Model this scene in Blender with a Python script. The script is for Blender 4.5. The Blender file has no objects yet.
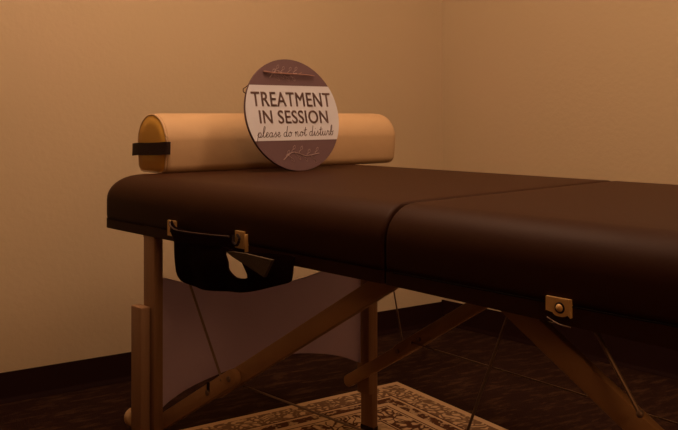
import bpy, bmesh, math, random
from mathutils import Vector, Matrix
random.seed(4)
S = bpy.context.scene
COL = S.collection

# ------------------------------------------------------------ camera, world, lights, exposure
CAM_H = 0.93
cam_d = bpy.data.cameras.new('camera'); cam = bpy.data.objects.new('camera', cam_d); COL.objects.link(cam)
cam_d.sensor_width = 36.0; cam_d.lens = 36.0 * 840 / 678; cam_d.shift_y = -101 / 678; cam_d.clip_start = .02
cam.location = (0, 0, CAM_H); cam.rotation_euler = (math.pi / 2, 0, 0)
S.camera = cam
wd = bpy.data.worlds.new('world'); S.world = wd; wd.use_nodes = True
wd.node_tree.nodes['Background'].inputs[0].default_value = (1, .45, .2, 1)
wd.node_tree.nodes['Background'].inputs[1].default_value = .05
vs = S.view_settings; vs.view_transform = 'Standard'; vs.look = 'None'; vs.gamma = 1; vs.use_curve_mapping = False
vs.exposure = 0.0
LAMP = (-.28, 1.76, 2.16)
LAMP2 = (1.05, 1.55, 2.16)
def area(name, loc, target, size, power, color, spread=180):
    d = bpy.data.lights.new(name, 'AREA'); d.shape = 'DISK'; d.size = size; d.energy = power; d.color = color
    d.spread = math.radians(spread)
    o = bpy.data.objects.new(name, d); COL.objects.link(o); o.location = loc
    o.rotation_euler = (Vector(target) - Vector(loc)).to_track_quat('-Z', 'Y').to_euler()
    return o
pl_ = bpy.data.lights.new('ceiling_light', 'POINT'); pl_.energy = 40.5; pl_.color = (1.0, .62, .40); pl_.shadow_soft_size = .17
po_ = bpy.data.objects.new('ceiling_light', pl_); COL.objects.link(po_); po_.location = LAMP
pl2 = bpy.data.lights.new('ceiling_light', 'POINT'); pl2.energy = 25; pl2.color = (1.0, .62, .40); pl2.shadow_soft_size = .17
po2 = bpy.data.objects.new('ceiling_light', pl2); COL.objects.link(po2); po2.location = LAMP2

FILL_POS = (.95, -.55, 1.55)  # added warm fill light behind the camera, no known source
gl = bpy.data.lights.new('fill_light', 'POINT'); gl.energy = 17; gl.color = (1.0, .46, .18); gl.shadow_soft_size = .24
go = bpy.data.objects.new('fill_light', gl); COL.objects.link(go); go.location = FILL_POS

# ------------------------------------------------------------ helpers
def mat(name, color, rough=.6, spec=.5, metal=0., noise=None, bump=None, sheen=0.):
    m = bpy.data.materials.new(name); m.use_nodes = True; nt = m.node_tree; b = nt.nodes['Principled BSDF']
    b.inputs['Base Color'].default_value = (*color, 1); b.inputs['Roughness'].default_value = rough
    b.inputs['Specular IOR Level'].default_value = spec; b.inputs['Metallic'].default_value = metal
    tc = nt.nodes.new('ShaderNodeTexCoord')
    if sheen:
        b.inputs['Sheen Weight'].default_value = sheen
    if noise:
        col2, scale, stretch = noise
        mp = nt.nodes.new('ShaderNodeMapping'); mp.inputs['Scale'].default_value = stretch
        n = nt.nodes.new('ShaderNodeTexNoise'); n.inputs['Scale'].default_value = scale; n.inputs['Detail'].default_value = 5
        mx = nt.nodes.new('ShaderNodeMix'); mx.data_type = 'RGBA'
        mx.inputs[6].default_value = (*color, 1); mx.inputs[7].default_value = (*col2, 1)
        nt.links.new(tc.outputs['Object'], mp.inputs[0]); nt.links.new(mp.outputs[0], n.inputs['Vector'])
        nt.links.new(n.outputs['Fac'], mx.inputs[0]); nt.links.new(mx.outputs[2], b.inputs['Base Color'])
    if bump:
        scale, strength = bump
        n = nt.nodes.new('ShaderNodeTexNoise'); n.inputs['Scale'].default_value = scale; n.inputs['Detail'].default_value = 3
        bp = nt.nodes.new('ShaderNodeBump'); bp.inputs['Strength'].default_value = strength; bp.inputs['Distance'].default_value = .004
        nt.links.new(tc.outputs['Object'], n.inputs['Vector']); nt.links.new(n.outputs['Fac'], bp.inputs['Height'])
        nt.links.new(bp.outputs[0], b.inputs['Normal'])
    return m

def finish(name, bm, m, parent=None, smooth=True, angle=40):
    bmesh.ops.recalc_face_normals(bm, faces=bm.faces[:])
    me = bpy.data.meshes.new(name); bm.to_mesh(me); bm.free()
    if m: me.materials.append(m)
    if smooth:
        for p in me.polygons: p.use_smooth = True
        me.set_sharp_from_angle(angle=math.radians(angle))
    o = bpy.data.objects.new(name, me); COL.objects.link(o); o.parent = parent
    return o
def empty(name, loc=(0, 0, 0), rz=0):
    o = bpy.data.objects.new(name, None); COL.objects.link(o); o.location = loc; o.rotation_euler = (0, 0, rz)
    o.empty_display_size = .1; return o
def tag(o, label=None, cat=None, group=None, kind=None):
    if label: o['label'] = label
    if cat: o['category'] = cat
    if group: o['group'] = group
    if kind: o['kind'] = kind
    return o
def box(bm, x0, x1, y0, y1, z0, z1, bev=0., seg=2):
    r = bmesh.ops.create_cube(bm, size=1)
    for v in r['verts']:
        v.co = Vector(((x0 + x1) / 2 + v.co.x * (x1 - x0), (y0 + y1) / 2 + v.co.y * (y1 - y0), (z0 + z1) / 2 + v.co.z * (z1 - z0)))
    if bev:
        es = list({e for v in r['verts'] for e in v.link_edges})
        bmesh.ops.bevel(bm, geom=es, offset=bev, segments=seg, affect='EDGES', profile=.5)
def bar(bm, a, b, w, t, bev=.003, side=(0, 1, 0), round_end=False):
    """flat bar from a to b, w wide in its plane, t thick along side"""
    a = Vector(a); b = Vector(b); d = b - a; L = d.length; d.normalize(); s = Vector(side).normalized(); n = s.cross(d).normalized()
    pts = []
    if round_end:
        for k in range(9):
            t_ = math.pi / 2 + math.pi * k / 8; pts.append((math.cos(t_) * w / 2, math.sin(t_) * w / 2))
        for k in range(9):
            t_ = -math.pi / 2 + math.pi * k / 8; pts.append((L + math.cos(t_) * w / 2, math.sin(t_) * w / 2))
    else:
        pts = [(0, w / 2), (0, -w / 2), (L, -w / 2), (L, w / 2)]
    vs0 = [bm.verts.new(a + d * p[0] + n * p[1] - s * t / 2) for p in pts]
    vs1 = [bm.verts.new(a + d * p[0] + n * p[1] + s * t / 2) for p in pts]
    k = len(pts); f = [bm.faces.new(vs0[::-1]), bm.faces.new(vs1)]
    for i in range(k): bm.faces.new((vs0[i], vs0[(i + 1) % k], vs1[(i + 1) % k], vs1[i]))
    if bev:
        es = list({e for ff in f for e in ff.edges})
        bmesh.ops.bevel(bm, geom=es, offset=bev, segments=2, affect='EDGES', profile=.5)
def rod(bm, a, b, r, seg=12, bev=0):
    a = Vector(a); b = Vector(b); d = b - a
    M = Matrix.Translation((a + b) / 2) @ d.to_track_quat('Z', 'Y').to_matrix().to_4x4()
    g = bmesh.ops.create_cone(bm, cap_ends=True, segments=seg, radius1=r, radius2=r, depth=d.length, matrix=M)
    if bev:
        es = [e for e in {e for v in g['verts'] for e in v.link_edges} if abs((e.verts[0].co - e.verts[1].co).normalized().dot(d.normalized())) < .5]
        bmesh.ops.bevel(bm, geom=es, offset=bev, segments=3, affect='EDGES', profile=.5)
def crom(P, n=6):
    P = [Vector(p) for p in P]
    if len(P) < 3: return P
    Q = [P[0] * 2 - P[1]] + P + [P[-1] * 2 - P[-2]]; out = []
    for i in range(1, len(Q) - 2):
        for k in range(n):
            t = k / n; a, b, c, d = Q[i - 1], Q[i], Q[i + 1], Q[i + 2]
            out.append(.5 * ((2 * b) + (c - a) * t + (2 * a - 5 * b + 4 * c - d) * t * t + (3 * b - a - 3 * c + d) * t ** 3))
    out.append(P[-1]); return out
def tube(bm, P, r, seg=6):
    P = [Vector(p) for p in P]; rings = []
    ref = Vector((0.013, .21, .97))
    for i, p in enumerate(P):
        d = (P[min(i + 1, len(P) - 1)] - P[max(i - 1, 0)]).normalized()
        s = d.cross(ref)
        if s.length < .05: s = d.cross(Vector((1, 0, 0)))
        s.normalize(); u = s.cross(d)
        rr = r(i / (len(P) - 1)) if callable(r) else r
        rings.append([bm.verts.new(p + s * math.cos(2 * math.pi * k / seg) * rr + u * math.sin(2 * math.pi * k / seg) * rr) for k in range(seg)])
    for i in range(len(rings) - 1):
        for k in range(seg): bm.faces.new((rings[i][k], rings[i][(k + 1) % seg], rings[i + 1][(k + 1) % seg], rings[i + 1][k]))
    bm.faces.new(rings[0][::-1]); bm.faces.new(rings[-1])
def ribbon(bm, P, w_dir, w, t):
    """band of width w along w_dir, thickness t, following P"""
    P = [Vector(p) for p in P]; wd_ = Vector(w_dir).normalized(); rings = []
    for i, p in enumerate(P):
        d = (P[min(i + 1, len(P) - 1)] - P[max(i - 1, 0)]).normalized(); n = d.cross(wd_).normalized()
        rings.append([bm.verts.new(p + wd_ * a * w / 2 + n * b * t / 2) for a, b in ((-1, -1), (1, -1), (1, 1), (-1, 1))])
    for i in range(len(rings) - 1):
        for k in range(4): bm.faces.new((rings[i][k], rings[i][(k + 1) % 4], rings[i + 1][(k + 1) % 4], rings[i + 1][k]))
    bm.faces.new(rings[0][::-1]); bm.faces.new(rings[-1])

# ------------------------------------------------------------ materials
M_wall = mat('painted_wall', (.62, .49, .33), .85, .2, noise=((.57, .47, .29), 1.3, (1, 1, 1)), bump=(55, .22))
M_unseen = mat('dark_unseen_wall', (.20, .11, .06), .85, .2, bump=(55, .22))  # unseen walls coloured dark to cut light bouncing onto the table side
M_ceil = mat('ceiling_paint', (.62, .55, .45), .9, .2)
M_basebd = mat('dark_vinyl_baseboard', (.014, .002, .0012), .7, .15)
M_vinyl = mat('dark_brown_vinyl', (.036, .0112, .0028), .56, .13, bump=(160, .05))
M_vside = mat('dark_brown_vinyl_apron', (.007, .0015, .0009), .75, .15)
M_wood = mat('beech_wood', (.50, .31, .15), .5, .35, noise=((.38, .22, .10), 9, (1.5, 14, 1.5)))
M_woodleg = mat('beech_wood_upright', (.36, .21, .11), .5, .35, noise=((.26, .145, .07), 9, (14, 14, 1.2)))
M_knob = mat('pale_wood_knob', (.55, .38, .20), .5, .4)
M_panel = mat('mauve_panel', (.74, .66, .82), .8, .2, bump=(90, .1))
_nt = M_panel.node_tree; _tr = _nt.nodes.new('ShaderNodeBsdfTranslucent'); _tr.inputs[0].default_value = (.74, .66, .82, 1)
_ms = _nt.nodes.new('ShaderNodeMixShader'); _ms.inputs[0].default_value = .55
_nt.links.new(_nt.nodes['Principled BSDF'].outputs[0], _ms.inputs[1]); _nt.links.new(_tr.outputs[0], _ms.inputs[2])
_nt.links.new(_ms.outputs[0], _nt.nodes['Material Output'].inputs[0])
M_black = mat('black_fabric', (.010, .0016, .001), .9, .05, bump=(300, .3))
M_tab = mat('dull_olive_webbing', (.085, .06, .034), .8, .3, bump=(300, .3))
M_brass = mat('brass_plate', (.80, .54, .22), .45, .5, metal=.15)
M_steel = mat('braided_steel_cable', (.30, .22, .16), .45, .5, metal=.6)
M_dark = mat('dark_slot', (.02, .01, .008), .7, .2)
M_cream = mat('cream_vinyl', (.56, .385, .21), .62, .35, bump=(40, .12))
M_creamend = mat('cream_vinyl_end', (.76, .43, .07), .62, .35)
M_mauve = mat('mauve_painted_wood', (.145, .085, .092), .7, .3, noise=((.13, .077, .085), 25, (1, 1, 1)))
M_white = mat('off_white_paint', (.64, .66, .73), .75, .3, noise=((.61, .63, .69), 18, (1, 6, 1)))
M_letter = mat('taupe_letters', (.22, .14, .125), .7, .2)
M_script = mat('dark_taupe_script', (.10, .06, .055), .7, .2)
M_sprig = mat('pale_pink_line', (.40, .29, .28), .7, .2)
M_twig = mat('twig', (.36, .22, .19), .8, .2, noise=((.24, .11, .07), 60, (1, 1, 1)))
M_twine = mat('dark_twine', (.06, .03, .02), .9, .1)
M_lampw = mat('white_enamel', (.8, .78, .74), .4, .5)

# patterned carpet (surface dye pattern + pile bump)
M_carpet = mat('dark_patterned_carpet', (.030, .010, .006), .95, .1)
nt = M_carpet.node_tree; b = nt.nodes['Principled BSDF']
tc = nt.nodes.new('ShaderNodeTexCoord')
mp = nt.nodes.new('ShaderNodeMapping'); mp.inputs['Scale'].default_value = (1, 3.2, 1); mp.inputs['Rotation'].default_value = (0, 0, .25)
n1 = nt.nodes.new('ShaderNodeTexNoise'); n1.inputs['Scale'].default_value = 9; n1.inputs['Detail'].default_value = 6; n1.inputs['Roughness'].default_value = .7
rp = nt.nodes.new('ShaderNodeValToRGB'); rp.color_ramp.elements[0].position = .50; rp.color_ramp.elements[0].color = (.022, .008, .005, 1)
rp.color_ramp.elements[1].position = .64; rp.color_ramp.elements[1].color = (.060, .029, .015, 1)
n2 = nt.nodes.new('ShaderNodeTexNoise'); n2.inputs['Scale'].default_value = 260
bp = nt.nodes.new('ShaderNodeBump'); bp.inputs['Strength'].default_value = .5; bp.inputs['Distance'].default_value = .004
nt.links.new(tc.outputs['Object'], mp.inputs[0]); nt.links.new(mp.outputs[0], n1.inputs['Vector']); nt.links.new(n1.outputs['Fac'], rp.inputs[0])
nt.links.new(rp.outputs[0], b.inputs['Base Color']); nt.links.new(tc.outputs['Object'], n2.inputs['Vector'])
nt.links.new(n2.outputs['Fac'], bp.inputs['Height']); nt.links.new(bp.outputs[0], b.inputs['Normal'])

# rug: cream ground with brown ornament arranged in border bands
RUG_L, RUG_W = .86, 1.25
def rug_material():
    m = mat('ornate_rug', (.4, .27, .15), .95, .1); nt = m.node_tree; N = nt.nodes; K = nt.links; b = N['Principled BSDF']
    def math_(op, a, bb=None, c=None):
        n = N.new('ShaderNodeMath'); n.operation = op
        for i, v in enumerate((a, bb, c)):
            if v is None: continue
            if isinstance(v, (int, float)): n.inputs[i].default_value = v
            else: K.new(v, n.inputs[i])
        return n.outputs[0]
    tc = N.new('ShaderNodeTexCoord'); sp = N.new('ShaderNodeSeparateXYZ'); K.new(tc.outputs['Object'], sp.inputs[0])
    X, Y = sp.outputs[0], sp.outputs[1]
    dx = math_('SUBTRACT', RUG_L / 2, math_('ABSOLUTE', math_('SUBTRACT', X, RUG_L / 2)))
    dy = math_('SUBTRACT', RUG_W / 2, math_('ABSOLUTE', math_('SUBTRACT', Y, RUG_W / 2)))
    d = math_('MINIMUM', dx, dy)
    nz = N.new('ShaderNodeTexNoise'); nz.inputs['Scale'].default_value = 14; nz.inputs['Detail'].default_value = 2
    K.new(tc.outputs['Object'], nz.inputs['Vector'])
    def vor(scale, lo, hi):
        v = N.new('ShaderNodeTexVoronoi'); v.feature = 'DISTANCE_TO_EDGE'; v.inputs['Scale'].default_value = scale
        mp = N.new('ShaderNodeVectorMath'); mp.operation = 'ADD'
        sc = N.new('ShaderNodeVectorMath'); sc.operation = 'SCALE'; sc.inputs['Scale'].default_value = .12
        K.new(nz.outputs['Color'], sc.inputs[0]); K.new(tc.outputs['Object'], mp.inputs[0]); K.new(sc.outputs[0], mp.inputs[1])
        K.new(mp.outputs[0], v.inputs['Vector'])
        r = N.new('ShaderNodeMapRange'); r.inputs[1].default_value = lo; r.inputs[2].default_value = hi; r.inputs[3].default_value = 1; r.inputs[4].default_value = 0
        K.new(v.outputs[0], r.inputs[0]); return r.outputs[0]
    fine = vor(36, .11, .22); coarse = vor(24, .06, .15)
    n2 = N.new('ShaderNodeTexNoise'); n2.inputs['Scale'].default_value = 48; n2.inputs['Detail'].default_value = 3; K.new(tc.outputs['Object'], n2.inputs['Vector'])
    fl = N.new('ShaderNodeMapRange'); fl.inputs[1].default_value = .53; fl.inputs[2].default_value = .58; K.new(n2.outputs['Fac'], fl.inputs[0])
    def band(lo, hi):
        return math_('MULTIPLY', math_('GREATER_THAN', d, lo), math_('LESS_THAN', d, hi))
    bm_ = math_('MULTIPLY', band(.022, .10), math_('MULTIPLY', fine, .8))
    b2 = math_('MULTIPLY', band(.115, .150), math_('SUBTRACT', 1.0, math_('MULTIPLY', fl.outputs[0], .75)))
    b3 = math_('MULTIPLY', band(.18, .26), coarse)
    b4 = math_('MULTIPLY', band(.275, 9), math_('MAXIMUM', math_('MULTIPLY', coarse, fl.outputs[0]), math_('MULTIPLY', fine, .35)))
    ln = math_('ADD', math_('ADD', band(.100, .106), band(.170, .175)), band(.264, .270))
    mask = math_('MINIMUM', math_('ADD', math_('ADD', math_('ADD', bm_, b2), math_('ADD', b3, b4)), ln), 1.0)
    mx = N.new('ShaderNodeMix'); mx.data_type = 'RGBA'; K.new(mask, mx.inputs[0])
    mx.inputs[6].default_value = (.62, .46, .29, 1); mx.inputs[7].default_value = (.10, .042, .022, 1)
    K.new(mx.outputs[2], b.inputs['Base Color'])
    n3 = N.new('ShaderNodeTexNoise'); n3.inputs['Scale'].default_value = 350; K.new(tc.outputs['Object'], n3.inputs['Vector'])
    bp = N.new('ShaderNodeBump'); bp.inputs['Strength'].default_value = .4; bp.inputs['Distance'].default_value = .003
    K.new(n3.outputs['Fac'], bp.inputs['Height']); K.new(bp.outputs[0], b.inputs['Normal'])
    return m
M_rug = rug_material()

# ------------------------------------------------------------ room shell (axes A along the left wall, B along the right wall)
CX, CY = .458, 3.732
A = Vector((.8325, .554, 0)).normalized()
ROT_ROOM = math.atan2(A.y, A.x)
def room_obj(name, bm, m, smooth=False):
    o = finish(name, bm, m, None, smooth); o.location = (CX, CY, 0); o.rotation_euler = (0, 0, ROT_ROOM); tag(o, kind='structure'); return o
SKEW = math.radians(9.4)                     # the corner is a little wider than a right angle
RA, RB, RH, T = 4.7, 5.0, 2.5, .12          # room spans a in -RA..0, y in -RB..0 (local)
for nm, bb in (('floor', (-RA - T, 1.3, -RB - T, T, -T, 0)), ('ceiling', (-RA - T, 1.3, -RB - T, T, RH, RH + T)),
               ('wall_left', (-RA - T, T, 0, T, 0, RH)), ('wall_right', (0, T, -RB - .4, .05, 0, RH)),
               ('wall_near', (-RA - T, 1.3, -RB - T, -RB, 0, RH)), ('wall_behind', (-RA - T, -RA, -RB, 0, 0, RH))):
    bm = bmesh.new(); box(bm, *bb)
    ro_ = room_obj(nm, bm, M_carpet if nm == 'floor' else M_ceil if nm == 'ceiling' else M_unseen if nm in ('wall_near', 'wall_behind') else M_wall)
    if nm == 'wall_right': ro_.rotation_euler.z += SKEW
def cove(bm, a0, a1, flip, h=.097):
    """cove base profile: a 97 mm high strip with a small toe"""
    prof = [(0, 0), (.014, 0), (.0135, .003), (.008, .010), (.005, .018), (.0045, h - .005), (.003, h), (0, h)]
    ends = []
    for a in (a0, a1):
        ends.append([bm.verts.new((a, -p, z) if not flip else (-p, a, z)) for p, z in prof])
    n = len(prof)
    for i in range(n): bm.faces.new((ends[0][i], ends[0][(i + 1) % n], ends[1][(i + 1) % n], ends[1][i]))
    bm.faces.new(ends[0]); bm.faces.new(ends[1][::-1])
bm = bmesh.new(); cove(bm, -RA, .012, False); room_obj('baseboard_left', bm, M_basebd, True)
bm = bmesh.new(); cove(bm, -RB, 0, True, .106); room_obj('baseboard_right', bm, M_basebd, True).rotation_euler.z += SKEW

# ceiling lamp of the room (out of view)
M_diff = mat('lamp_diffuser', (.9, .85, .75), .4)
M_diff.node_tree.nodes['Principled BSDF'].inputs['Emission Color'].default_value = (1, .55, .3, 1)
M_diff.node_tree.nodes['Principled BSDF'].inputs['Emission Strength'].default_value = 2
for P_, lb in ((LAMP, 'round white flush ceiling lamp above the head end of the massage table'), (LAMP2, 'round white flush ceiling lamp above the foot end of the massage table')):
    lamp = empty('ceiling_lamp', (P_[0], P_[1], RH)); tag(lamp, lb, 'lamp', 'round ceiling lamps')
    bm = bmesh.new(); rod(bm, (0, 0, -.05), (0, 0, 0), .19, 40, .01); finish('lamp_housing', bm, M_lampw, lamp)
    bm = bmesh.new(); rod(bm, (0, 0, -.085), (0, 0, -.05), .17, 40, .012); finish('lamp_diffuser', bm, M_diff, lamp)

# invented stand for the added fill light beside the camera (out of view)
fl_ = empty('fill_stand', (FILL_POS[0], FILL_POS[1], 0))
tag(fl_, 'slim stand added for the unseen fill light in front of the massage table', 'lamp')
bm = bmesh.new(); rod(bm, (0, 0, 0), (0, 0, .03), .14, 32, .006); finish('base', bm, M_dark, fl_)
bm = bmesh.new(); rod(bm, (0, 0, .03), (0, 0, FILL_POS[2] - .25), .012, 16); finish('pole', bm, M_dark, fl_)

# ------------------------------------------------------------ rug
RUG_CORNER = Vector((.2, 2.893, 0))
bm = bmesh.new()
NX, NY = 40, 56
def rug_pt(i, j, top):
    x = RUG_L * i / NX; y = RUG_W * j / NY
    z = .008 if top else 0
    return Vector((x, y, z + .0))
top = [[bm.verts.new(rug_pt(i, j, 1)) for j in range(NY + 1)] for i in range(NX + 1)]
for i in range(NX):
    for j in range(NY): bm.faces.new((top[i][j], top[i + 1][j], top[i + 1][j + 1], top[i][j + 1]))
per = [top[i][0] for i in range(NX + 1)] + [top[NX][j] for j in range(1, NY + 1)] + [top[i][NY] for i in range(NX - 1, -1, -1)] + [top[0][j] for j in range(NY - 1, 0, -1)]
cx, cy = RUG_L / 2, RUG_W / 2
low = []
for v in per:
    low.append(bm.verts.new((cx + (v.co.x - cx) * 1.006, cy + (v.co.y - cy) * 1.004, 0)))
for k in range(len(per)):
    q = (k + 1) % len(per); bm.faces.new((per[k], low[k], low[q], per[q]))
bm.faces.new(low)
rug = finish('rug', bm, M_rug, None, True, 30)
# local x runs left along the far edge, local y runs toward the camera's right
ax = -A; ay = Vector((-A.y, A.x, 0)) * -1
rug.matrix_world = Matrix(((ax.x, ay.x, 0, RUG_CORNER.x), (ax.y, ay.y, 0, RUG_CORNER.y), (0, 0, 1, .0), (0, 0, 0, 1)))
if rug.matrix_world.determinant() < 0:
    rug.data.flip_normals()
tag(rug, 'cream and brown ornate bordered rug lying on dark carpet under the massage table', 'rug')

# ------------------------------------------------------------ massage table (local x = length, y = width, z up)
TL, TWD, TTOP, PADB, RAILB = 1.86, .800, .782, .672, .650
FOLD = .932
TN = Vector((-.565, 2.06, 0)); TROT = math.atan2(-.7285, .685)
table = empty('massage_table', TN, TROT)
tag(table, 'portable massage table with dark brown padded vinyl top and beech legs', 'massage table')
T2W = Matrix.Translation(TN) @ Matrix.Rotation(TROT, 4, 'Z')

def outline(x0, x1, y0, y1, ra, rb, n=8):
    """rounded rectangle, radius ra at the x0 end, rb at the x1 end"""
    pts = []
    for (cx, cy, r, a0) in ((x0 + ra, y0 + ra, ra, math.pi), (x1 - rb, y0 + rb, rb, 1.5 * math.pi), (x1 - rb, y1 - rb, rb, 0), (x0 + ra, y1 - ra, ra, .5 * math.pi)):
        for k in range(n + 1):
            t = a0 + math.pi / 2 * k / n; pts.append((cx + r * math.cos(t), cy + r * math.sin(t)))
    return pts
def pad(x0, x1, fold_at_x1):
    bm = bmesh.new(); R = .062
    fa, fb = (1.45, .14) if fold_at_x1 else (.14, 1.25)
    ra, rb = (.060, .009) if fold_at_x1 else (.009, .085)
    rings = []
    def ring(ins, z):
        X0, X1 = x0 + ins * fa, x1 - ins * fb
        pts = outline(X0, X1, ins - .0, TWD - ins, max(ra - ins * .6, .007), max(rb - ins * .6, .007))
        rings.append([bm.verts.new((p[0], p[1], z)) for p in pts])
    ring(.003, PADB); ring(.001, PADB + .002); ring(0, PADB + .010)
    H = TTOP - .0015 - PADB
    zc = H - R
    for k in range(0, 10):
        t = math.pi / 2 * k / 9
        ring(R * (1 - math.cos(t)), PADB + max(zc, .012) + (H - max(zc, .012)) * math.sin(t))
    for ins, dz in ((.10, .0007), (.16, .0011), (.24, .0015), (.32, .0015)): ring(ins, TTOP - .0015 + dz)
    for i in range(len(rings) - 1):
        n = len(rings[i])
        for k in range(n): bm.faces.new((rings[i][k], rings[i][(k + 1) % n], rings[i + 1][(k + 1) % n], rings[i + 1][k]))
    bm.faces.new(rings[0][::-1]); bm.faces.new(rings[-1])
    return finish('pad', bm, M_vinyl, table, True, 60)
pad(-.055, FOLD - .001, True)
pad(FOLD + .001, TL, False)
def rail(x0, x1, outer_left, drop=0.):
    """box frame under one half, rounded at its outer end"""
    bm = bmesh.new(); t = .022
    ra, rb = (.055, .006) if outer_left else (.006, .075)
    o = outline(x0, x1, .001, TWD - .001, ra, rb); i_ = outline(x0 + t, x1 - t, .001 + t, TWD - .001 - t, max(ra - t, .004), max(rb - t, .004))
    z0, z1 = RAILB, PADB
    zb = lambda p: z0 - drop * min(1, max(0, (p[0] - x0) / .5))
    vo0 = [bm.verts.new((*p, zb(p))) for p in o]; vo1 = [bm.verts.new((*p, z1)) for p in o]
    vi0 = [bm.verts.new((*p, zb(p))) for p in i_]; vi1 = [bm.verts.new((*p, z1)) for p in i_]; n = len(o)
    for k in range(n):
        q = (k + 1) % n
        bm.faces.new((vo0[k], vo0[q], vo1[q], vo1[k])); bm.faces.new((vi0[k], vi1[k], vi1[q], vi0[q])); bm.faces.new((vo0[k], vi0[k], vi0[q], vo0[q]))
    box(bm, x0 + .03, x1 - .01, .03, TWD - .03, z1 - .002, z1 + .010)      # deck board under the padding
    return finish('frame_rail', bm, M_vinyl, table, True, 30)
rail(-.054, FOLD - .001, True)
rail(FOLD + .001, TL - .001, False, .014)
# leather hem line where pad cover wraps the rail
bm = bmesh.new()
for (x0, x1) in ((FOLD + .02, TL - .09),):
    tube(bm, [(x0, .0015, PADB), ((x0 + x1) / 2, .0015, PADB - .001), (x1, .0015, PADB)], .0014)
finish('piping', bm, M_vside, table)

# legs: upper post, sliding lower leg on its outer face, wooden knob and bolts
LEGV = .730
def leg(u0, side, end, base=0.):
    """side -1 = near, +1 = far; end -1 = head end, +1 = foot end"""
    ys = .004 if side < 0 else LEGV
    inn = 1 if side < 0 else -1
    bm = bmesh.new()
    y0, y1 = sorted((ys, ys + inn * .024)); ux0, ux1 = u0, u0 + .048
    box(bm, ux0, ux1, y0 + .0, y1, .125, RAILB + .045, .003)
    lg = finish('leg', bm, M_woodleg, table)
    bm = bmesh.new()
    e0, e1 = sorted((ys - inn * .002, ys - inn * .026))
    dx = -.012 * (1 if end < 0 else -1)
    box(bm, ux0 + dx, ux1 + dx, e0, e1, base + .004, .49, .004)
    ext = finish('leg_extension', bm, M_woodleg, lg)
    bm = bmesh.new(); box(bm, ux0 + dx, ux1 + dx, e0 - .0015, e1 + .0015, base, base + .016, .003); finish('rubber_foot', bm, M_dark, lg)
    yo = e0 if side < 0 else e1
    z = .226; cx = (ux0 + ux1) / 2 + dx; bm = bmesh.new()
    xe = ux0 + dx if end < 0 else ux1 + dx; yc = (e0 + e1) / 2
    rod(bm, (xe - end * .001, yc, z), (xe + end * .019, yc, z), .021, 20, .006)
    rod(bm, (xe + end * .017, yc, z), (xe + end * .022, yc, z), .008, 14, .002)
    finish('knob', bm, M_knob, lg)
    return lg
leg(.158, -1, -1); leg(.150, 1, -1, .0085); leg(TL - .195, -1, 1); leg(TL - .195, 1, 1)

# sagging curved end panels between each pair of legs
def end_panel(u):
    topc = [(.028, .553), (.06, .543), (.13, .520), (.20, .503), (.27, .487), (.36, .482), (.46, .485), (.56, .497), (.64, .512), (.70, .530)]
    botc = [(.028, .226), (.06, .250), (.128, .274), (.231, .290), (.342, .297), (.475, .286), (.607, .254), (.70, .214)]
    T_ = [v for v in crom([(0, a, c) for a, c in topc], 5)]; B_ = [v for v in crom([(0, a, c) for a, c in botc], 5)]
    def samp(C, y):
        for i in range(len(C) - 1):
            if C[i].y <= y <= C[i + 1].y: t = (y - C[i].y) / (C[i + 1].y - C[i].y + 1e-9); return C[i].z * (1 - t) + C[i + 1].z * t
        return C[-1].z
    bm = bmesh.new(); N_, K_ = 44, 6; g = [[], []]
    for s in (0, 1):
        for i in range(N_ + 1):
            y = .028 + (.700 - .028) * i / N_; zt, zb = samp(T_, y), samp(B_, y); row = []
            for k in range(K_ + 1):
                z = zb + (zt - zb) * k / K_
                bow = .010 * math.sin(math.pi * (y - .028) / .672) * math.sin(math.pi * k / K_)
                row.append(bm.verts.new((u + bow + s * .006, y, z)))
            g[s].append(row)
        for i in range(N_):
            for k in range(K_): bm.faces.new((g[s][i][k], g[s][i + 1][k], g[s][i + 1][k + 1], g[s][i][k + 1]))
    for i in range(N_):
        for k in (0, K_): bm.faces.new((g[0][i][k], g[0][i + 1][k], g[1][i + 1][k], g[1][i][k]))
    for k in range(K_):
        for i in (0, N_): bm.faces.new((g[0][i][k], g[0][i][k + 1], g[1][i][k + 1], g[1][i][k]))
    p = finish('end_panel', bm, M_panel, table, True, 50); return p
pn = end_panel(.165); tag(pn, 'mauve grey panel with curved edges between the legs'); end_panel(TL - .172)

# diagonal wooden braces, each of two overlapping pieces bolted together
def brace(y, pts, inn, ext=0):
    (ua, za), (uj, zj), (ub, zb) = pts
    d = Vector((ub - uj, zb - zj)).normalized() * .035
    bm = bmesh.new(); bar(bm, (uj - d.x, y, zj - d.y), (ub, y, zb), .036, .016, .002, round_end=True)
    br = finish('brace', bm, M_wood, table, True, 30)
    bm = bmesh.new(); d2 = Vector((uj - ua, zj - za)).normalized() * .06
    bar(bm, (ua, y + inn * .0175, za), (uj + d2.x, y + inn * .0175, zj + d2.y), .034, .016, .002, round_end=True)
    finish('lower_brace', bm, M_wood, br, True, 30)
    for k in (-.6, .9):
        bm = bmesh.new(); c = (uj + d2.x * k, y, zj + d2.y * k)
        rod(bm, (c[0], y - .0115, c[2]), (c[0], y + inn * .028, c[2]), .0065, 12, .001); finish('bolt', bm, M_steel, br)
    return br
near_head = brace(.052, ((.172, .205), (.417, .353), (.915, .655)), -1)
far_head = brace(.680, ((.128, .155), (.372, .307), (.915, .655)), 1)
near_foot = brace(.052, ((1.71, .290), (1.56, .385), (1.115, .665)), -1)
far_foot = brace(.680, ((1.73, .155), (1.49, .307), (.955, .655)), 1)
bm = bmesh.new(); box(bm, .386, .394, .0243, .0262, .338, .358, .0)
finish('slot', bm, M_dark, near_head)

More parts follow.
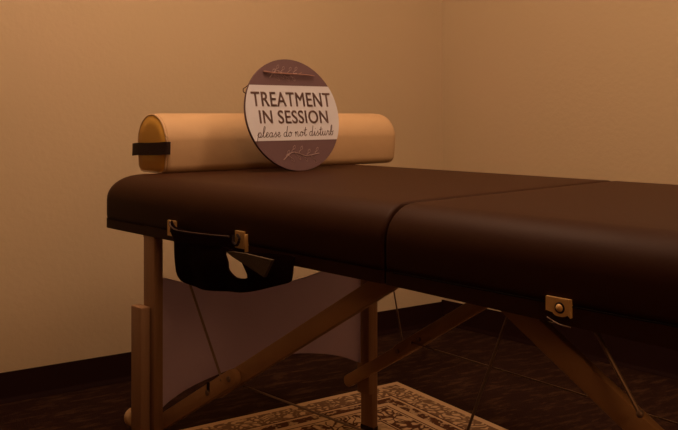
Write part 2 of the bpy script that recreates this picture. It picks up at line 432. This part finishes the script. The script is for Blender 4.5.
# steel support cables
def cable(pts, r=.0021):
    bm = bmesh.new(); tube(bm, [Vector(p) for p in pts], r, 8)
    for p in (pts[0], pts[-1]): bmesh.ops.create_uvsphere(bm, u_segments=8, v_segments=6, radius=r * 1.8, matrix=Matrix.Translation(p))
    return finish('cable', bm, M_steel, table)
cable([(.243, .032, .655), (.434, .030, .372)], .0027)
cable([(.425, .06, .360), (1.56, .06, .372)])
cable([(.262, .69, .655), (.345, .69, .300)])
cable([(.395, .67, .322), (1.49, .67, .290)])
cable([(1.150, .055, .655), (1.035, .06, .370)], .0024)
cable([(1.292, .03, .648), (1.364, .026, .543)], .0030)

# brass plates on the rail: a backing plate, a dark keeper lip and a domed screw
def plate(u0, u1, z0, z1, screw):
    bm = bmesh.new()
    um = u0 + (u1 - u0) * .45; y0, y1 = -.0045, .0035
    pts = [(u0, z1), (u1, z1)]
    if screw:
        ur = (u0 + u1) / 2 + .003
        pts += [(u1, z0)] + [(ur + .011 * math.cos(t), z0 + .004 - .004 * math.sin(t)) for t in [math.pi * k / 8 for k in range(9)]] + [(u0, z0 + .006)]
    else:
        pts += [(u1, z0), (u0, z0)]
    a = [bm.verts.new((p[0], y0, p[1])) for p in pts]; b_ = [bm.verts.new((p[0], y1, p[1])) for p in pts]; n = len(pts)
    bm.faces.new(a); bm.faces.new(b_[::-1])
    for k in range(n): bm.faces.new((a[k], b_[k], b_[(k + 1) % n], a[(k + 1) % n]))
    pl = finish('latch_plate', bm, M_brass, table, True, 30)
    if screw:
        bm = bmesh.new(); c = ((u0 + u1) / 2 + .003, -.0035, z0 + .012)
        rod(bm, (c[0], -.002, c[2]), (c[0], -.0055, c[2]), .0078, 20, .001); tag(finish('screw_washer', bm, M_dark, pl), 'dark ring around the screw')
        bm = bmesh.new(); bmesh.ops.create_uvsphere(bm, u_segments=16, v_segments=8, radius=.0055, matrix=Matrix.Translation((c[0], -.005, c[2])) @ Matrix.Scale(.7, 4, (0, 1, 0)))
        finish('screw', bm, M_brass, pl)
        bm = bmesh.new(); tube(bm, crom([(u0 + .001, -.003, z0 - .004), ((u0 + u1) / 2, -.004, z0 - .010), (u1, -.003, z0 - .012)], 5), .0010); finish('keeper_wire', bm, M_steel, pl)
    return pl
plate(.276, .308, .662, .696, False)
plate(.527, .556, .664, .698, False)
plate(1.243, 1.281, .656, .681, True)
plate(1.60, 1.64, .664, .690, False)
plate_hook = bmesh.new()
tube(plate_hook, crom([(.530, -.010, .690), (.534, -.014, .676), (.545, -.013, .672), (.549, -.010, .684), (.541, -.009, .692)], 6), .0028)
finish('hook', plate_hook, M_dark, table)
bm = bmesh.new(); box(bm, .561, .564, -.007, .003, .659, .694, .001); finish('keeper_wire', bm, M_brass, table)
# small hinge screw under the head end of the rail
bm = bmesh.new(); rod(bm, (.155, .012, RAILB - .006), (.155, .012, RAILB + .004), .005, 10); finish('bolt', bm, M_dark, table)

# ------------------------------------------------------------ hanging fabric sling on the near rail (a thing of its own)
sling = empty('fabric_sling', T2W @ Vector((.45, -.012, .57)), TROT)
tag(sling, 'black fabric sling pouch hanging below the head end side of the massage table', 'sling')
O = Vector((.45, -.012, .57))
outl = [(.318, .672), (.320, .655), (.326, .611), (.332, .584), (.350, .569), (.396, .566), (.469, .570), (.537, .578), (.602, .590), (.663, .608), (.708, .622), (.718, .632), (.719, .662), (.715, .672), (.640, .668), (.570, .662), (.52, .664), (.42, .670)]
hole = [(.520, .657), (.560, .658), (.585, .640), (.598, .617), (.563, .612), (.535, .622), (.531, .638)]
def cloth_y(u, z):
    hang = max(0, (.69 - z) / .12)
    return -.012 - .016 * math.sin(math.pi * min(1, hang)) * math.sin(math.pi * (u - .3) / .45) - .006 * math.sin(u * 46) * min(1, hang)
bm = bmesh.new()
def loop_(pts, sub=3):
    vs = []
    n = len(pts)
    for i in range(n):
        a, b_ = pts[i], pts[(i + 1) % n]
        p0, p3 = Vector(pts[i - 1]), Vector(pts[(i + 2) % n]); p1, p2 = Vector(a), Vector(b_)
        for k in range(sub):
            t = k / sub; q = .5 * (2 * p1 + (p2 - p0) * t + (2 * p0 - 5 * p1 + 4 * p2 - p3) * t * t + (3 * p1 - p0 - 3 * p2 + p3) * t ** 3)
            vs.append(bm.verts.new((q.x, 0, q.y)))
    return [bm.edges.new((vs[i], vs[(i + 1) % len(vs)])) for i in range(len(vs))]
ed = loop_(outl) + loop_(hole)
bmesh.ops.triangle_fill(bm, edges=ed, use_beauty=True)
for _ in range(2):
    bmesh.ops.subdivide_edges(bm, edges=[e for e in bm.edges if e.calc_length() > .02], cuts=1); bmesh.ops.triangulate(bm, faces=bm.faces[:])
for v in bm.verts: v.co = Vector((v.co.x, cloth_y(v.co.x, v.co.z), v.co.z)) - O
geo = bm.faces[:]
bmesh.ops.recalc_face_normals(bm, faces=geo)
bmesh.ops.solidify(bm, geom=geo, thickness=.0035)
finish('pouch', bm, M_black, sling, True, 60)
# slack strap between the two clips
bm = bmesh.new()
ribbon(bm, [p - O for p in crom([(.300, -.010, .684), (.318, -.020, .687), (.345, -.026, .676), (.40, -.024, .672), (.466, -.022, .674), (.505, -.018, .677), (.531, -.012, .677)], 6)], (.0, .12, 1), .024, .003)
finish('strap', bm, M_black, sling, True, 50)
bm = bmesh.new()
tube(bm, [p - O for p in crom([(.314, -.022, .696), (.330, -.030, .690), (.352, -.031, .684), (.40, -.029, .6835), (.466, -.027, .6855), (.530, -.020, .6875)], 6)], .0020)
tag(finish('strap_edge', bm, mat('pale_webbing_edge', (.05, .03, .022), .7, .3), sling), 'paler rolled edge of the strap')  # strap edge coloured paler than the strap
# folded webbing tab
tabp = [(.546, .661), (.572, .665), (.612, .667), (.704, .667), (.678, .632), (.606, .650), (.566, .655)]
bm = bmesh.new()
f0 = [bm.verts.new(Vector((u, -.034 - .010 * (u - .54) / .14, z)) - O) for u, z in tabp]
f1 = [bm.verts.new(Vector((u, -.038 - .012 * (u - .54) / .14, z)) - O) for u, z in tabp]
n = len(tabp); bm.faces.new(f0); bm.faces.new(f1[::-1])
for k in range(n): bm.faces.new((f0[k], f0[(k + 1) % n], f1[(k + 1) % n], f1[k]))
bmesh.ops.triangulate(bm, faces=[f for f in bm.faces if len(f.verts) > 4])
tag(finish('webbing_tab', bm, M_tab, sling, False), 'dull olive webbing tab')

# ------------------------------------------------------------ bolster
BD = Vector((.775, .631, 0)).normalized(); BROT = math.atan2(BD.y, BD.x)
BF = Vector((-.428, 2.097, TTOP - .0035))          # near corner of the left end, on the pad
BL, BWI, BHI = .785, .165, .153
bol = empty('bolster', BF, BROT)
tag(bol, 'cream vinyl bolster cushion lying across the head end of the massage table', 'bolster')
def dprofile(s=1.0, n=40):
    """arched top, straight lower flanks, small rounded bottom corners; local y away from camera, z up"""
    pts = []; w = BWI / 2; r = .022; zc = .070
    def add(y, z): pts.append((w + y, z))
    for k in range(7): t = 1.5 * math.pi - math.pi / 2 * k / 6; add(-w + .006 + r + r * math.cos(t), r + r * math.sin(t))
    for k in range(1, 24): t = math.pi - math.pi * k / 24; add(w * math.cos(t), zc + (BHI - zc) * math.sin(t) ** .92)
    for k in range(7): t = 0 - math.pi / 2 * k / 6; add(w - .006 - r + r * math.cos(t), r + r * math.sin(t))
    cy = w; cz = BHI / 2
    return [(cy + (y - cy) * s, cz + (z - cz) * s) for y, z in pts]
bm = bmesh.new(); rings = []
for x, s in ((.0, .88), (.0015, .945), (.004, .975), (.010, .993), (.020, 1), (.15, 1.0), (.3, 1), (.45, 1), (.6, 1), (BL - .03, 1), (BL - .014, .985), (BL - .006, .955), (BL - .001, .90), (BL, .86)):
    rings.append([bm.verts.new((x, y, z + (0))) for y, z in dprofile(s)])
for i in range(len(rings) - 1):
    n = len(rings[i])
    for k in range(n): bm.faces.new((rings[i][k], rings[i][(k + 1) % n], rings[i + 1][(k + 1) % n], rings[i + 1][k]))
bm.faces.new(rings[-1])
# left end is covered by its own panel
bm.faces.new(rings[0][::-1])
finish('cushion', bm, M_cream, bol, True, 50)
bm = bmesh.new()
cap = [bm.verts.new((-.0022, y, z)) for y, z in dprofile(.93)]; cap2 = [bm.verts.new((.001, y, z)) for y, z in dprofile(.955)]
inner = [bm.verts.new((-.0045, y, z)) for y, z in dprofile(.6)]
n = len(cap)
for k in range(n):
    bm.faces.new((cap[k], cap[(k + 1) % n], cap2[(k + 1) % n], cap2[k])); bm.faces.new((inner[k], inner[(k + 1) % n], cap[(k + 1) % n], cap[k]))
bm.faces.new(inner)
tag(finish('end_cap', bm, M_creamend, bol, True, 60), 'tan end face of the bolster')
bm = bmesh.new(); P = dprofile(.955)
tube(bm, [(-.0005, y, z) for y, z in P + P[:1]], .0026, 6); finish('piping', bm, M_cream, bol, True, 60)
bm = bmesh.new()
ribbon(bm, crom([(.006, -.004, .066), (-.004, .004, .066), (-.010, .03, .064), (-.018, .075, .062), (-.022, .12, .061), (-.017, .160, .058), (-.005, .172, .058)], 6), (.03, 0, 1), .032, .003)
tag(finish('handle_strap', bm, mat('black_webbing', (.025, .010, .007), .75, .3, bump=(220, .4)), bol, True, 50), 'black webbing carry handle')
bol.rotation_euler = (0, 0, BROT)   # sits slightly tipped on the rounded pad edge

# ------------------------------------------------------------ round sign leaning on the bolster
SR = .150
n_s = Vector((.635, -.772, 0)).normalized()
yaw = math.atan2(n_s.y, n_s.x) + math.pi / 2       # local -y faces the viewer, x runs right, z up
sgn = empty('round_sign', (0, 0, 0))
lean = math.radians(-13)
sgn.rotation_euler = (lean, 0, yaw)
sgn.location = Vector((-.097, 2.182, TTOP + .001))
tag(sgn, 'round mauve and white sign reading treatment in session leaning against cream bolster', 'sign')
def disc_part(name, m, z_lo, z_hi, y0, y1, R=SR):
    bm = bmesh.new(); pts = []
    N_ = 120
    for k in range(N_):
        t = 2 * math.pi * k / N_; x, z = R * math.sin(t), R * math.cos(t); pts.append((x, z))
    # clip between z_lo and z_hi
    def clip(P, zc, keep_above):
        out = []
        for i in range(len(P)):
            a, b_ = P[i], P[(i + 1) % len(P)]; ia = (a[1] >= zc) == keep_above; ib = (b_[1] >= zc) == keep_above
            if ia: out.append(a)
            if ia != ib: t = (zc - a[1]) / (b_[1] - a[1]); out.append((a[0] + (b_[0] - a[0]) * t, zc))
        return out
    if z_lo > -R: pts = clip(pts, z_lo, True)
    if z_hi < R: pts = clip(pts, z_hi, False)
    va = [bm.verts.new((x, y0, z + SR)) for x, z in pts]; vb = [bm.verts.new((x, y1, z + SR)) for x, z in pts]; n = len(pts)
    bm.faces.new(va); bm.faces.new(vb[::-1])
    for k in range(n): bm.faces.new((va[k], vb[k], vb[(k + 1) % n], va[(k + 1) % n]))
    return finish(name, bm, m, sgn, True, 30)
disc_part('board', M_mauve, -9, 9, 0, .008)
band = disc_part('white_band', M_white, -.0695, .0775, -.0006, .0003, SR * .999)
def text_part(txt, name, cx, base, width, height, m, boldness=.0, parent=None, y=-.0016):
    cu = bpy.data.curves.new('t', 'FONT'); cu.body = txt; cu.size = 1; cu.extrude = .0; cu.offset = boldness; cu.space_character = 1.06
    to = bpy.data.objects.new('t', cu); COL.objects.link(to)
    bpy.context.view_layer.update()
    me = bpy.data.meshes.new_from_object(to.evaluated_get(bpy.context.evaluated_depsgraph_get()))
    bpy.data.objects.remove(to); bpy.data.curves.remove(cu)
    xs = [v.co.x for v in me.vertices]; zs = [v.co.y for v in me.vertices]
    sx = width / (max(xs) - min(xs)); sz = height / (max(zs) - min(zs)); mx = (max(xs) + min(xs)) / 2; mz = min(zs)
    for v in me.vertices: v.co = Vector(((v.co.x - mx) * sx + cx, y, (v.co.y - mz) * sz + base + SR))
    bm = bmesh.new(); bm.from_mesh(me); bpy.data.meshes.remove(me)
    bmesh.ops.recalc_face_normals(bm, faces=bm.faces[:])
    base_f = bm.faces[:]
    for ddx, ddz in ((.0008, 0), (0, .0006), (.0008, .0006)):       # heavier strokes
        g = bmesh.ops.duplicate(bm, geom=base_f)['geom']
        for v in g:
            if isinstance(v, bmesh.types.BMVert): v.co.x += ddx; v.co.z += ddz
    r = bmesh.ops.extrude_face_region(bm, geom=bm.faces[:])
    for v in r['geom']:
        if isinstance(v, bmesh.types.BMVert): v.co.y += .0012
    o = finish(name, bm, m, parent or sgn, False); return o
text_part('TREATMENT', 'lettering', 0, .0210, .256, .0380, M_letter, .0, band)
text_part('IN SESSION', 'lettering', 0, -.0245, .222, .0345, M_letter, .0, band)
# handwritten third line, drawn as pen strokes
G = {
 'p': (1.0, [[(0, .3), (.25, 1.0), (.12, .3), (-.15, -1.3)], [(.12, .3), (.35, .95), (.65, .9), (.68, .4), (.42, .02), (.15, .2)], [(.42, .02), (.8, .05), (1.0, .35)]]),
 'l': (.6, [[(0, .3), (.35, 1.2), (.5, 2.1), (.32, 2.2), (.15, 1.3), (.15, .3), (.35, 0), (.6, .35)]]),
 'e': (.72, [[(0, .3), (.4, .55), (.5, .9), (.28, 1.0), (.12, .6), (.18, .12), (.42, 0), (.72, .35)]]),
 'a': (.95, [[(.62, .8), (.4, 1.0), (.12, .7), (.1, .2), (.35, 0), (.58, .4), (.65, .95)], [(.65, .95), (.6, .3), (.72, 0), (.95, .35)], [(0, .3), (.1, .45)]]),
 's': (.7, [[(0, .3), (.35, .85), (.4, 1.1), (.42, .7), (.55, .3), (.38, 0), (.1, .1)], [(.38, 0), (.7, .35)]]),
 'd': (1.0, [[(.62, .8), (.4, 1.0), (.12, .7), (.1, .2), (.35, 0), (.58, .4), (.85, 2.2)], [(.75, 1.5), (.62, .3), (.76, 0), (1.0, .35)]]),
 'o': (.85, [[(.45, 1.0), (.15, .8), (.1, .2), (.35, 0), (.62, .3), (.6, .85), (.42, 1.0), (.5, .75), (.85, .8)]]),
 'n': (1.0, [[(0, .7), (.15, 1.0), (.15, 0)], [(.15, .3), (.4, .95), (.6, .9), (.6, .2), (.75, 0), (1.0, .35)]]),
 't': (.65, [[(0, .3), (.35, 1.2), (.4, 1.9), (.25, .5), (.35, 0), (.65, .35)], [(.05, 1.25), (.7, 1.4)]]),
 'i': (.5, [[(0, .3), (.22, .95), (.15, .2), (.28, 0), (.5, .35)], [(.3, 1.5), (.34, 1.58)]]),
 'u': (1.0, [[(0, .4), (.18, 1.0), (.12, .3), (.28, 0), (.55, .4), (.66, 1.0), (.6, .3), (.74, 0), (1.0, .35)]]),
 'r': (.75, [[(0, .3), (.25, 1.05), (.35, .85), (.55, .9), (.48, .3), (.55, 0), (.75, .35)]]),
 'b': (.85, [[(0, .3), (.35, 1.3), (.45, 2.15), (.28, 2.1), (.14, 1.0), (.15, .2), (.4, 0), (.62, .4), (.5, .85), (.3, .75)], [(.5, .8), (.85, .9)]]),
}
txt = 'please do not disturb'; tot = sum(G[c][0] if c != ' ' else .55 for c in txt)
bm = bmesh.new(); x = 0; W_ = .248; sx = W_ / tot; sz = .0125
for c in txt:
    if c == ' ': x += .55; continue
    wv, strokes = G[c]
    for st in strokes:
        P = [(-W_ / 2 + (x + px + py * .12) * sx, -.0008, -.0605 + py * sz + .003 * (x / tot) + SR) for px, py in st]
        tube(bm, crom(P, 4), .00085, 5)
    x += wv
finish('script_lettering', bm, M_script, band)
# pale sprigs at top and bottom
def sprig(parent, cx, cz, w, flip, rnd):
    R_ = random.Random(rnd); bm = bmesh.new()
    main = crom([(cx - w / 2, -.0006, cz - .010 + SR), (cx - w * .22, -.0006, cz + .009 + SR), (cx + w * .12, -.0006, cz - .001 + SR), (cx + w / 2, -.0006, cz + .004 * flip + SR)], 10)
    tube(bm, main, .0011, 5)
    for i in range(3, len(main) - 1, 3):
        p = main[i]; s = 1 if (i // 3) % 2 else -1; L_ = .006 + .005 * R_.random()
        q = p + Vector((L_ * .7, 0, s * L_)); 
        tube(bm, crom([p, (p + q) / 2 + Vector((-.002, 0, s * .001)), q], 3), .0007, 5)
        # leaf outline
        dvec = (q - p).normalized(); nn = Vector((-dvec.z, 0, dvec.x)); l = .013
        tube(bm, crom([q, q + dvec * l * .5 + nn * .0032, q + dvec * l, q + dvec * l * .5 - nn * .0032, q], 3), .0005, 5)
    return finish('sprig_drawing', bm, M_sprig, parent)
sprig(sgn, .006, -.110, .118, 1, 3)
sprig(sgn, -.018, .108, .090, 1, 8)
# twig tied across the top
bm = bmesh.new()
tube(bm, crom([(-.082, -.004, .1130 + SR), (-.05, -.0052, .1095 + SR), (-.01, -.0058, .1085 + SR), (.03, -.0052, .1080 + SR), (.083, -.004, .1060 + SR)], 6), lambda t: .0024 + .0010 * math.sin(t * 17) * .4 - .0009 * t, 8)
tube(bm, [(-.03, -.005, .109 + SR), (-.042, -.006, .116 + SR)], .001, 5)
tube(bm, [(.03, -.005, .108 + SR), (.040, -.006, .114 + SR)], .001, 5)
tag(finish('twig', bm, M_twig, sgn), 'thin brown twig fixed across the top')
bm = bmesh.new()
tube(bm, crom([(-.141, .002, .055 + SR), (-.146, .004, .060 + SR), (-.143, .007, .068 + SR), (-.136, .010, .072 + SR), (-.10, .011, .095 + SR)], 5), .0013, 6)
finish('hanging_cord', bm, M_twine, sgn)
